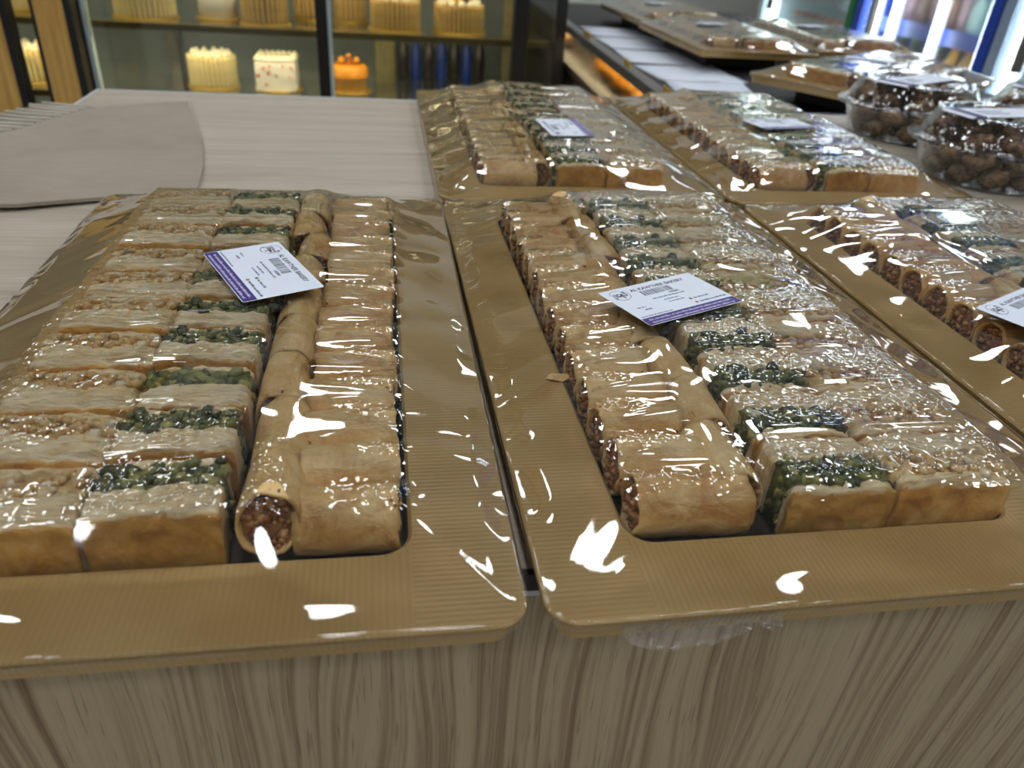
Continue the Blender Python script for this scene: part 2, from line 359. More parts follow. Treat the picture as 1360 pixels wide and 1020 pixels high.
# ------------------------------------------------------------------ pastries (tray-local shapes, bottom at z = 0)
def set_attr(me, name, vals):
    a = me.attributes.new(name, 'FLOAT', 'POINT'); a.data.foreach_set('value', vals)
SQ_D = 0.0372; SQ_H = 0.0395
LAYERS = (0.0, 0.45, 0.84, 1.0)      # thick leaf block, nut filling, thin leaf block (front to back)
def leaf_block(w, ya, yb, za, zb, seed, mat, outer):
    """pastry block between ya..yb whose top runs from height za to zb; outer = side that is the baked crust (-1 front, 1 back)"""
    m = MB(); ny = 18 if yb - ya > 0.012 else 8
    def fn(u, v, k):
        x = (u - 0.5) * w; y = ya + v * (yb - ya); top = za + v * (zb - za); z = k * top
        ex = 1 - abs(2 * u - 1) ** 10; ey = 1 - abs(2 * v - 1) ** 8
        x += 0.0009 * nz(y * 260 + seed, z * 170, seed) * (1 if abs(u - .5) > .49 else 0.3)
        y += 0.0010 * nz(x * 160 + seed, z * 140, seed + 5) + 0.0016 * nz(x * 45, z * 60, seed + 8)
        if k > 0.7:
            t = (k - 0.7) / 0.3
            z += t * (0.0026 * nz(x * 50 + seed, y * 330, seed) + 0.0016 * nz(x * 200, y * 520, seed + 3) - 0.0034 * (1 - ex) - 0.0026 * (1 - ey) + 0.0012 * nz(x * 70, seed, 2.2))
        return (x, y, z)
    m.shell(30, ny, 9, fn)
    me = m.mesh('leaf_block', mat, True)
    vals = []
    for p in m.v:
        v = (p[1] - ya) / (yb - ya); d = v if outer < 0 else 1 - v
        zt = p[2] / max(za, zb)
        vals.append(max(0.0, 1 - d * (yb - ya) / 0.004) * (1.0 if zt < 0.86 else 0.55) + max(0, (0.25 - zt)) * 1.6)
    set_attr(me, 'crust', vals); return me
def nut_layer(w, ya, yb, za, zb, seed, mat, n, smin, smax):
    rng = random.Random(seed); m = MB()
    def fn(u, v, k):
        x = (u - 0.5) * (w - 0.002); y = ya + v * (yb - ya); return (x, y, k * (za + v * (zb - za) - 0.0035))
    m.shell(4, 2, 2, fn)
    for i in range(n):
        s = rng.uniform(smin, smax); v = rng.random(); y = ya + v * (yb - ya); top = za + v * (zb - za)
        if i < n * 0.62: x = (rng.random() - 0.5) * (w - 0.003); z = top - 0.0028 + rng.uniform(-0.001, 0.0012)
        else: x = rng.choice((-1, 1)) * (w / 2 - 0.0018); z = rng.uniform(0.004, top - 0.003)
        blob(m, (x, y, z), (s, s * rng.uniform(0.55, 0.9), s * rng.uniform(0.5, 0.8)), rng, 1, 0.5)
    return m.mesh('nut_filling', mat, True)
def roll_meshes(L, rx, rz, seed):
    """roll lying along y, bottom at z=0"""
    rng = random.Random(seed); m = MB(); n = 28; rings = 16
    def P(a, t, k=1.0, dy=0.0):
        s = 1 + 0.055 * (((a - 2.2) / (2 * math.pi)) % 1.0) - 0.03
        wob = 1 + 0.06 * nz(math.cos(a) * 1.3 + seed, math.sin(a) * 1.3, t * 2.4) + 0.02 * nz(a * 3 + seed, t * 11)
        y = (t - 0.5) * L; end = abs(2 * t - 1)
        if end > 0.99: y += math.copysign(0.0014, t - 0.5) * nz(a * 2.3, seed, t * 3)
        q = 1 - 0.05 * end ** 4
        c, si = math.cos(a), math.sin(a); e = 0.94
        x = rx * math.copysign(abs(c) ** e, c) * s * wob * q * k; z = rz + rz * math.copysign(abs(si) ** e, si) * s * wob * q * k
        return (x, y + dy, max(z, 0.0))
    vs = []; fs = []
    seq = [(0.0, 0.84, 0.004), (0.0, 0.90, 0.0004)] + [(i / (rings - 1), 1.0, 0.0) for i in range(rings)] + [(1.0, 0.90, -0.0004), (1.0, 0.84, -0.004)]
    for (t, k, dy) in seq:
        for j in range(n): vs.append(P(2 * math.pi * j / n, t, k, dy))
    for i in range(len(seq) - 1):
        for j in range(n): j2 = (j + 1) % n; fs.append((i * n + j, (i + 1) * n + j, (i + 1) * n + j2, i * n + j2))
    m.add(vs, fs); sheet = m.mesh('pastry_sheet', MT['roll'], True)
    m = MB()
    for sg in (-1, 1):
        m.lathe([(0.86, 0), (0.86, 0.001)], 20); k = len(m.v) - 40
        m.v[k:] = [(p[0] * rx, sg * (L / 2 - 0.0035) + p[2], rz + rz * p[1]) for p in m.v[k:]]
        for i in range(58):
            r = 0.84 * math.sqrt(rng.random()); a = rng.uniform(0, 6.283); s = rng.uniform(0.0014, 0.0030)
            blob(m, (rx * r * math.cos(a), sg * (L / 2 - 0.0028 + rng.uniform(-0.0006, 0.0014)), rz + rz * r * math.sin(a)), (s, s * .8, s * .8), rng, 1, 0.5)
    return sheet, m.mesh('nut_filling', MT['brown_nuts'], True)
W_WHITE, W_GREEN, W_LEN, L_CROSS = 0.0570, 0.0495, 0.0262, 0.0418
TOPS = (0.0315, 0.0325, 0.0318, 0.0280)
def square_variant(w, seed, mat, nuts, n, smin, smax):
    ys = [(q - 0.5) * SQ_D for q in LAYERS]
    return (leaf_block(w, ys[0], ys[1], TOPS[0] - 0.001, TOPS[1], seed, mat, -1),
            nut_layer(w - 0.001, ys[1] - 0.001, ys[2] + 0.001, TOPS[1], TOPS[2], seed, nuts, n, smin, smax),
            leaf_block(w - 0.001, ys[2], ys[3], TOPS[2] - 0.0015, TOPS[3], seed + 31, mat, 1))
WHITE = [square_variant(W_WHITE, 11.3 * i + 1, MT['slab'], MT['cashew'], 84, 0.0020, 0.0040) for i in range(4)]
GREEN = [square_variant(W_GREEN, 7.7 * i + 2, MT['slab_green'], MT['pistachio'], 96, 0.0018, 0.0046) for i in range(4)]
CROSS = [roll_meshes(L_CROSS, 0.0138, 0.0143, 5.1 * i + 3) for i in range(5)]
LENR = [roll_meshes(0.0435, 0.0130, 0.0150, 9.1 * i + 4) for i in range(4)]

# ------------------------------------------------------------------ trays, film, stickers
TW, TD = 0.277, 0.484        # outer size
WW, WD = 0.183, 0.402        # well size
WX, WY = 0.004, 0.0005       # well centre offset
FLOOR = -0.012
def rrect(w, d, r, n=7, cy=0.0, cx=0.0):
    pts = []
    for (sx, sy, a0) in ((1, 1, 0), (-1, 1, 90), (-1, -1, 180), (1, -1, 270)):
        for i in range(n + 1):
            a = math.radians(a0 + 90 * i / n); pts.append((cx + sx * (w / 2 - r) + r * math.cos(a), cy + sy * (d / 2 - r) + r * math.sin(a)))
    return pts
def tray_meshes():
    loops = [(rrect(TW - 0.006, TD - 0.006, 0.010), -0.0150), (rrect(TW, TD, 0.013), -0.0026), (rrect(TW, TD, 0.013), -0.0010), (rrect(TW - 0.0016, TD - 0.0016, 0.0122), 0.0),
             (rrect(WW + 0.003, WD + 0.003, 0.0135, cy=WY, cx=WX), 0.0), (rrect(WW, WD, 0.012, cy=WY, cx=WX), -0.0012)]
    def strip(lps):
        vs = []; fs = []; n = len(lps[0][0])
        for pts, z in lps: vs += [(x, y, z) for x, y in pts]
        for i in range(len(lps) - 1):
            for k in range(n): k2 = (k + 1) % n; fs.append((i * n + k, i * n + k2, (i + 1) * n + k2, (i + 1) * n + k))
        return vs, fs, n
    m = MB(); vs, fs, n = strip(loops[1:]); m.add(vs, fs)
    vs2, fs2, n = strip([(rrect(TW - 0.012, TD - 0.012, 0.008), -0.0150), (rrect(TW - 0.005, TD - 0.005, 0.011), -0.0028), (rrect(TW, TD, 0.013), -0.0026)]); m.add(vs2, fs2)
    rim = m.mesh('tray_rim', MT['tray'])
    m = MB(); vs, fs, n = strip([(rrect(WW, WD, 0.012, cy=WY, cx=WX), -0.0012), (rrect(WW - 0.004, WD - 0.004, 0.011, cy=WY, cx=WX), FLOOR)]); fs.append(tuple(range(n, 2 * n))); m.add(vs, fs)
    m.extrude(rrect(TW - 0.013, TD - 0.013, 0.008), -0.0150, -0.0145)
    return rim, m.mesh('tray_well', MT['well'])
RIM, WELL = tray_meshes()

def text_mesh(s, size, mat, bold=0.0):
    cu = bpy.data.curves.new('lettering', 'FONT'); cu.body = s; cu.size = size; cu.align_x = 'LEFT'; cu.offset = bold
    o = bpy.data.objects.new('lettering_tmp', cu); COL.objects.link(o)
    dg = bpy.context.evaluated_depsgraph_get(); me = bpy.data.meshes.new_from_object(o.evaluated_get(dg))
    bpy.data.objects.remove(o); bpy.data.curves.remove(cu); me.materials.clear(); me.materials.append(MT[mat]); me.name = 'lettering'; return me
SW, SH = 0.0765, 0.0485
def sticker_meshes():
    e = 0.00022; out = []
    m = MB(); m.extrude(rrect(SW, SH, 0.0012, 3), 0, 0.0002); card = m.mesh('sticker', MT['paper'])
    m = MB(); m.box(-SW / 2 + .0004, SW / 2 - .0004, -SH / 2 + .0004, -SH / 2 + 0.0085, e - .00005, e); out.append(('purple_band', m.mesh('purple_band', MT['purple']), (0, 0, 0)))
    rng = random.Random(5)
    def words(x0, x1, y, h, z):
        m = MB(); x = x0
        while x < x1:
            w = rng.uniform(0.0012, 0.0042); w = min(w, x1 - x)
            k = x
            while k < x + w: q = rng.uniform(0.0005, 0.0009); m.box(k, k + q * 0.75, y, y + h * rng.uniform(.6, 1.1), z, z + .00004); k += q
            x += w + 0.0009
        return m
    out.append(('band_print', words(-.034, .034, -SH / 2 + .0050, .0016, e).mesh('band_print', MT['pale_ink']), (0, 0, 0)))
    out.append(('band_print', words(-.034, .034, -SH / 2 + .0018, .0016, e).mesh('band_print', MT['pale_ink']), (0, 0, 0)))
    out.append(('lettering', text_mesh('AL KAWTHER BAKERY', 0.0044, 'ink', 0.00012), (-0.0175, 0.0165, e)))
    m = MB(); x = -0.013
    while x < 0.011: w = rng.choice((.0003, .0006, .0009)); m.box(x, x + w, 0.0085, 0.0150, e - .00004, e); x += w + rng.choice((.0003, .0005, .0008))
    out.append(('barcode', m.mesh('barcode', MT['ink']), (0, 0, 0)))
    out.append(('lettering', text_mesh('1202001', 0.0026, 'ink', 0.0001), (0.004, 0.0056, e)))
    out.append(('small_print', words(-.012, .014, 0.0025, .0013, e).mesh('small_print', MT['grey_ink']), (0, 0, 0)))
    out.append(('small_print', words(-.006, .006, -.0015, .0013, e).mesh('small_print', MT['grey_ink']), (0, 0, 0)))
    out.append(('small_print', words(-.005, .007, -.0048, .0013, e).mesh('small_print', MT['grey_ink']), (0, 0, 0)))
    out.append(('small_print', words(-.030, -.024, -.0040, .0013, e).mesh('small_print', MT['grey_ink']), (0, 0, 0)))
    out.append(('small_print', words(-.027, -.022, -.0075, .0013, e).mesh('small_print', MT['grey_ink']), (0, 0, 0)))
    out.append(('small_print', words(-.036, -.012, -.0145, .0011, e).mesh('small_print', MT['grey_ink']), (0, 0, 0)))
    out.append(('small_print', words(.013, .026, -.0075, .0016, e).mesh('small_print', MT['grey_ink']), (0, 0, 0)))
    out.append(('small_print', words(.013, .035, -.0130, .0016, e).mesh('small_print', MT['grey_ink']), (0, 0, 0)))
    for mt, y in (('green_ink', -.0068), ('red_ink', -.0122)):
        m = MB(); m.lathe([(0.0012, e - .00004), (0.0012, e)], 14, 0.0105, y); out.append(('round_icon', m.mesh('round_icon', MT[mt]), (0, 0, 0)))
    # ringed brush-letter logo
    m = MB()
    def stroke(pts, w):
        for (a, b) in zip(pts[:-1], pts[1:]):
            a, b = Vector(a), Vector(b); d = (b - a).normalized(); q = Vector((-d.y, d.x)) * w; a2, b2 = a - d * w * .6, b + d * w * .6
            m.add([(*(a2 + q), e), (*(a2 - q), e), (*(b2 - q), e), (*(b2 + q), e)], [(0, 1, 2, 3)])
    C0 = Vector((-0.0275, 0.0155))
    def arc(c, r, a0, a1, w, n=18): stroke([(c[0] + r * math.cos(math.radians(a0 + (a1 - a0) * i / n)), c[1] + r * math.sin(math.radians(a0 + (a1 - a0) * i / n))) for i in range(n + 1)], w)
    arc(C0, 0.0066, 60, 160, .00016); arc(C0, 0.0066, 200, 290, .00022); arc(C0, 0.0066, 300, 395, .00018)
    B = lambda x, y: (C0.x + x, C0.y + y)
    stroke([B(-.0048, .002), B(-.0046, -.003), B(-.0056, -.0042)], .0004); stroke([B(-.0030, .0026), B(-.0030, -.0016)], .00042)
    stroke([B(-.0030, -.0016), B(.0042, -.0016)], .0004); arc(B(-.0006, .0006), .0014, 0, 360, .0004, 12); stroke([B(.0008, .0006), B(.0008, -.0016)], .0004)
    arc(B(.0026, .0002), .0013, 40, 270, .0004, 10); stroke([B(.0044, .0040), B(.0044, -.0018)], .00045); stroke([B(.0030, .0036), B(.0052, .0036)], .00035); arc(B(.0010, -.0034), .0007, 0, 360, .0003, 8)
    out.append(('logo', m.mesh('logo', MT['ink']), (0, 0, 0)))
    return card, out
STICKER, PRINT = sticker_meshes()

def film_mesh(obst, seed, step):
    """stretch film: membrane held at the tray edge and resting on the pastries"""
    ny, nx = obst.shape; rng = np.random.default_rng(seed)
    xs = np.linspace(-TW / 2, TW / 2, nx); ys = np.linspace(-TD / 2, TD / 2, ny); X, Y = np.meshgrid(xs, ys)
    edge = np.minimum(np.minimum(X + TW / 2, TW / 2 - X), np.minimum(Y + TD / 2, TD / 2 - Y))
    base = np.maximum(obst + 0.0011, 0.0007); h = base.copy()
    for it in range(1100):
        a = 0.25 * (h[:-2, 1:-1] + h[2:, 1:-1] + h[1:-1, :-2] + h[1:-1, 2:])
        h[1:-1, 1:-1] = np.maximum(a, base[1:-1, 1:-1])
    contact = np.clip(1 - (h - base) / 0.0012, 0, 1) * (base > 0.008)
    for _ in range(3):
        c = contact.copy(); c[1:-1, 1:-1] = (contact[:-2, 1:-1] + contact[2:, 1:-1] + contact[1:-1, :-2] + contact[1:-1, 2:] + contact[1:-1, 1:-1] * 2) / 6; contact = c
    # wrinkles pulled from the corners and soft billows between the supports
    free = np.clip((h - base) / 0.004, 0, 1); w = np.zeros_like(h)
    for sx in (-1, 1):
        for sy in (-1, 1):
            dx, dy = TW / 2 - sx * X + 0.004, TD / 2 - sy * Y + 0.004; r = np.hypot(dx, dy); th = np.arctan2(dy, dx); ph = rng.uniform(0, 6.28)
            w += 0.0010 * np.exp(-(r / 0.055) ** 1.5) * np.clip(r / 0.02, 0, 1) * np.maximum(0, np.sin(th * rng.uniform(11, 17) + ph + 8 * r)) ** 2
    for k in range(7):
        a = rng.uniform(0, 3.14); fx, fy = math.cos(a), math.sin(a); f = rng.uniform(35, 110)
        w += 0.00034 * (1 + np.sin((X * fx + Y * fy) * f + 2.0 * np.sin((X * fy - Y * fx) * f * 0.35 + k) + rng.uniform(0, 6.28))) * 0.5
    w *= np.clip(edge / 0.012, 0, 1) * (0.25 + 0.75 * free); h = h + w
    vs = np.stack([X, Y, h], -1).reshape(-1, 3)
    # cut film corners to the tray's rounded corners
    r = 0.013
    cx = np.abs(vs[:, 0]) - (TW / 2 - r); cyy = np.abs(vs[:, 1]) - (TD / 2 - r); mk = (cx > 0) & (cyy > 0)
    L = np.hypot(cx, cyy); k = np.where(mk & (L > r), r / np.maximum(L, 1e-6), 1.0)
    vs[:, 0] = np.where(mk & (L > r), np.sign(vs[:, 0]) * (TW / 2 - r + cx * k), vs[:, 0]); vs[:, 1] = np.where(mk & (L > r), np.sign(vs[:, 1]) * (TD / 2 - r + cyy * k), vs[:, 1])
    vs[:, :2] *= 1.0035
    idx = np.arange(nx * ny).reshape(ny, nx)
    fs = np.stack([idx[:-1, :-1], idx[:-1, 1:], idx[1:, 1:], idx[1:, :-1]], -1).reshape(-1, 4)
    ring = np.concatenate([idx[0, :-1], idx[:-1, -1], idx[-1, :0:-1], idx[:0:-1, 0]])
    sk = vs[ring].copy(); sk[:, 2] = -0.0040; sk[:, :2] *= 0.9985; o = len(vs); n = len(ring)
    vs = np.concatenate([vs, sk]); nxt = (np.arange(n) + 1) % n
    fs = np.concatenate([fs, np.stack([ring, o + np.arange(n), o + nxt, ring[nxt]], -1)])
    me = bpy.data.meshes.new('cling_film'); me.from_pydata(vs.tolist(), [], fs.tolist()); me.update(); me.materials.append(MT['film'])
    me.polygons.foreach_set('use_smooth', [True] * len(me.polygons))
    set_attr(me, 'contact', np.concatenate([contact.reshape(-1), np.zeros(n)]).tolist()); return me, vs[:nx * ny]

def build_tray(seed, loc, rz, label, where, sticker=None, film=None, step=0.0018):
    """a wrapped tray; rz = 0 puts the square pastries on the left. where = short phrase that names this tray"""
    rng = random.Random(seed); flip = abs(rz) > 1.5
    t = thing('pastry_tray', label, 'tray', loc, rz)
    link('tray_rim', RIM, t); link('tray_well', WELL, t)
    nx, ny = int(TW / step), int(TD / step); xs = np.linspace(-TW / 2, TW / 2, nx); ys = np.linspace(-TD / 2, TD / 2, ny); X, Y = np.meshgrid(xs, ys); ob = np.zeros_like(X)
    c, s = math.cos(rz), math.sin(rz); T = Matrix.Translation(Vector(loc)) @ Matrix.Rotation(rz, 4, 'Z')
    def put(name, meshes, names, x, y, z, a, label, cat, group, tilt=(0, 0), stretch=1.0):
        p = T @ Vector((x, y, z)); o = thing(name, label, cat, p, 0, group); o.rotation_euler = (tilt[0], tilt[1], rz + a); o.scale = (1, stretch, 1)
        for me, nm in zip(meshes, names): link(nm, me, o)
    x0 = WX - WW / 2 + 0.0025; yw = WY - WD / 2 + 0.003; Lw = WD - 0.006
    def num(i, n): return ORD[n - 1 - i] if flip else ORD[i]
    # columns of square pastries
    for (nm, V, w, xc, desc) in (('nut_pastry', WHITE, W_WHITE, x0 + W_WHITE / 2, 'pale nut-filled square pastry'), ('pistachio_pastry', GREEN, W_GREEN, x0 + W_WHITE + W_GREEN / 2 + 0.001, 'green pistachio square pastry')):
        n = 10; pit = Lw / n
        for i in range(n):
            y = yw + pit * (i + 0.5); dz = rng.uniform(-0.0006, 0.0026); v = rng.choice(V); xx = xc + rng.uniform(-.0010, .0010)
            put(nm, v, ('thick_leaf_block', 'nut_filling', 'thin_leaf_block'), xx, y, FLOOR + 0.0008 + max(0, dz), rng.uniform(-0.06, 0.06), f'{desc}, {num(i, n)} from the front end, {where}', 'pastry', f'{desc}s, {where}')
            k = (np.abs(X - xx) < w / 2) & (np.abs(Y - y) < pit / 2); v01 = np.clip((Y - y) / SQ_D + 0.5, 0, 1)
            ob = np.where(k, np.maximum(ob, FLOOR + 0.0012 + np.interp(v01, LAYERS, TOPS) + max(0, dz)), ob)
    # end-to-end rolls
    xc = x0 + W_WHITE + W_GREEN + W_LEN / 2 + 0.003; n = 9; pit = (Lw - (0.016 if flip else 0)) / n
    for i in range(n):
        y = yw + pit * (i + 0.5); tx = rng.uniform(-0.05, 0.05) + (0.16 if i == 0 else 0)
        zz = FLOOR + 0.0012 + (0.004 if i == 0 else 0)
        put('lengthwise_roll', rng.choice(LENR), ('pastry_sheet', 'nut_filling'), xc + rng.uniform(-.0008, .0008), y, zz, rng.uniform(-0.05, 0.05), f'lengthwise nut roll, {num(i, n)} from the front end, {where}', 'pastry', f'lengthwise nut rolls, {where}', (-tx if i == 0 else tx * .4, rng.uniform(-.3, .3)))
        k = (np.abs(X - xc) < 0.013) & (np.abs(Y - y) < pit / 2)
        ob = np.where(k, np.maximum(ob, zz + 0.0150 + 0.0156 * np.sqrt(np.clip(1 - ((X - xc) / 0.0138) ** 2, 0, 1))), ob)
    # crosswise rolls
    xc = x0 + W_WHITE + W_GREEN + W_LEN + L_CROSS / 2 + 0.0035; n = 14; pit = Lw / n
    for i in range(n):
        y = yw + pit * (i + 0.5) + rng.uniform(-.0006, .0006); zz = FLOOR + 0.0006 + rng.uniform(0, 0.0012); xx = xc + rng.uniform(-.0012, .0008); big = flip and i == n - 1
        if big: xx -= 0.005
        put('crosswise_roll', rng.choice(CROSS), ('pastry_sheet', 'nut_filling'), xx, y, zz, math.pi / 2 + rng.uniform(-0.06, 0.06) + (math.pi if rng.random() < .5 else 0), f'crosswise nut roll, {num(i, n)} from the front end, {where}', 'pastry', f'crosswise nut rolls, {where}', (rng.uniform(-.03, .03), 0), 1.25 if big else 1.0)
        k = (np.abs(X - xx) < L_CROSS / 2 * (1.25 if big else 1)) & (np.abs(Y - y) < pit / 2)
        ob = np.where(k, np.maximum(ob, zz + 0.0143 + 0.0149 * np.sqrt(np.clip(1 - ((Y - y) / 0.0150) ** 2, 0, 1))), ob)
    if film is None: film = film_mesh(ob, seed, step)
    link('cling_film', film[0], t)
    if sticker:
        (sx, sy, sz, sa, tx, ty) = sticker
        q = T.inverted() @ Vector((sx, sy, sz)); d = film[1][:, :2] - np.array([q.x, q.y]); a = sa - rz
        lx, ly = d[:, 0] * math.cos(a) + d[:, 1] * math.sin(a), -d[:, 0] * math.sin(a) + d[:, 1] * math.cos(a)
        q.z = film[1][(np.abs(lx) < SW / 2) & (np.abs(ly) < SH / 2), 2].max() + 0.0005
        so = link('sticker', STICKER, t, q, (tx, ty, sa - rz))
        for nm, me, lo in PRINT: link(nm, me, so, lo)
    return t, film

A_, F_ = build_tray(1, (-0.0885, 0.431, Z0), 0.0, 'film-wrapped tray of mixed pastries beside the grey cardboard sheet', 'tray beside the cardboard',
                    (-0.0745, 0.455, Z0 + 0.0345, math.radians(-64), 0.0, 0.02))
B_, FB = build_tray(2, (0.1925, 0.431, Z0), math.pi + 0.010, 'film-wrapped pastry tray with a loose pastry flake on its rim', 'tray with the flake',
                    (0.1735, 0.412, Z0 + 0.0335, math.radians(24.5), 0.0, 0.0))
build_tray(3, (0.188, 0.921, Z0), math.pi, 'film-wrapped pastry tray at the counter back beside bare tabletop', 'back tray beside bare tabletop',
           (0.198, 0.848, Z0 + 0.0345, math.radians(90 + 4), 0.0, 0.0))
build_tray(4, (0.470, 0.921, Z0), math.pi, 'film-wrapped pastry tray standing beside the round cookie tubs', 'tray beside the cookie tubs',
           (0.476, 0.900, Z0 + 0.0345, math.radians(12), 0.0, 0.0))
build_tray(5, (0.4765, 0.431, Z0), math.pi + 0.010, 'film-wrapped pastry tray, third along the counter front from the cardboard', 'third tray from the cardboard',
           (0.4185, 0.392, Z0 + 0.0345, math.radians(27), 0.0, 0.0))

# loose flakes of pastry and hanging film
def flake(pts, label, z, parent=None):
    m = MB(); n = len(pts)
    m.add([(x, y, z + 0.0006 + 0.0012 * math.sin(i * 2.1)) for i, (x, y) in enumerate(pts)] + [(x, y, z + 0.0010 + 0.0012 * math.sin(i * 2.1)) for i, (x, y) in enumerate(pts)],
          [tuple(range(n - 1, -1, -1)), tuple(range(n, 2 * n))] + [(i, (i + 1) % n, n + (i + 1) % n, n + i) for i in range(n)])
    cx = sum(p[0] for p in pts) / n; cy = sum(p[1] for p in pts) / n
    o = m.build('pastry_flake', MT['flake'], None)
    return tag(o, label, 'flake')
flake([(0.0868, 0.3595), (0.0905, 0.363), (0.0955, 0.3645), (0.1005, 0.3635), (0.1010, 0.3580), (0.0960, 0.3572), (0.0915, 0.3575)], 'thin translucent pastry flake lying on a tray rim', Z0 + 0.0006)
def flaps():
    rng = random.Random(4)
    for (x0, x1, drop) in ((0.085, 0.150, 0.017), (0.262, 0.330, 0.008)):
        m = MB(); n = 44; vs = []; fs = []
        for i in range(n + 1):
            u = i / n; x = x0 + u * (x1 - x0); env = math.sin(math.pi * min(1, u * 1.15 + 0.02)) ** 0.6 if u < 0.85 else 0.3
            d = drop * env * (0.45 + 0.55 * abs(nz(u * 7, drop * 90))) + 0.002
            for k in range(6):
                q = k / 5; vs.append((x + 0.002 * nz(u * 20, q * 3, 4), 0.1895 - 0.0035 * q + 0.0035 * nz(u * 14, q * 2.5, 1), Z0 - 0.0035 - d * q))
        for i in range(n):
            for k in range(5): fs.append((i * 6 + k, i * 6 + k + 1, (i + 1) * 6 + k + 1, (i + 1) * 6 + k))
        m.add(vs, fs); me = m.mesh('film_flap', MT['film_loose'], True)
        o = link('film_flap', me, B_); o.matrix_parent_inverse = B_.matrix_basis.inverted()
flaps()

# ------------------------------------------------------------------ cardboard sheet on the table
def cardboard():
    t = thing('cardboard_sheet', 'grey corrugated cardboard sheet with one torn edge showing flutes', 'cardboard', (-0.30, 0.85, TT))
    poly = [(-0.470, 0.655), (-0.300, 0.672), (-0.168, 0.728), (-0.176, 0.80), (-0.195, 0.90), (-0.226, 1.01), (-0.246, 1.085), (-0.300, 1.065), (-0.352, 1.040), (-0.372, 0.985), (-0.392, 0.92), (-0.420, 0.86), (-0.470, 0.80)]
    def lift(x, y): return 0.0006 + 0.006 * max(0, min(1, (-0.19 - x) / 0.25)) * max(0, 1 - abs(y - 0.72) / 0.25) + 0.003 * max(0, nz(x * 6, y * 5, 3))
    def sheet(pl, z0, z1, name, mat, parent):
        bm = bmesh.new(); vs = [bm.verts.new((x, y, 0)) for x, y in pl]; f = bm.faces.new(vs)
        bmesh.ops.triangulate(bm, faces=[f]); bmesh.ops.subdivide_edges(bm, edges=bm.edges[:], cuts=6, use_grid_fill=True); bmesh.ops.triangulate(bm, faces=bm.faces[:])
        r = bmesh.ops.extrude_face_region(bm, geom=bm.faces[:]); top = [g for g in r['geom'] if isinstance(g, bmesh.types.BMVert)]; ts = set(top)
        for v in bm.verts: v.co.z = lift(v.co.x, v.co.y) + (z1 if v in ts else z0); v.co.x += 0.30; v.co.y -= 0.85
        bmesh.ops.recalc_face_normals(bm, faces=bm.faces[:]); me = bpy.data.meshes.new(name); bm.to_mesh(me); bm.free(); me.materials.append(mat); return link(name, me, parent)
    sheet(poly, 0.0002, 0.0034, 'liner_board', MT['card'], t)
    under = [(-0.352, 1.046), (-0.420, 1.046), (-0.520, 0.80), (-0.470, 0.795), (-0.420, 0.855), (-0.392, 0.915), (-0.372, 0.98)]
    sheet(under, 0.0, 0.0005, 'inner_liner', MT['card_dark'], t)
    # bared flutes along the torn edge
    tear = [(-0.352, 1.040), (-0.372, 0.985), (-0.392, 0.92), (-0.420, 0.86), (-0.470, 0.80)]
    for i in range(18):
        q = i / 17; k = min(3, int(q * 4)); f = q * 4 - k; x = tear[k][0] + f * (tear[k + 1][0] - tear[k][0]); y = tear[k][1] + f * (tear[k + 1][1] - tear[k][1])
        z = TT + lift(x, y) + 0.0034; L = 0.055 + 0.012 * nz(i * 0.7, 1.0)
        fl = MB(); fl.tube([(x + 0.004 + 0.30, y - 0.85, z - TT), (x - L * .5 + 0.30, y + 0.004 - 0.85, z - TT), (x - L + 0.30, y + 0.010 - 0.85, z - TT + 0.0008)], 0.0026, 6)
        fl.build('flute', MT['card_edge'], t, True)
cardboard()

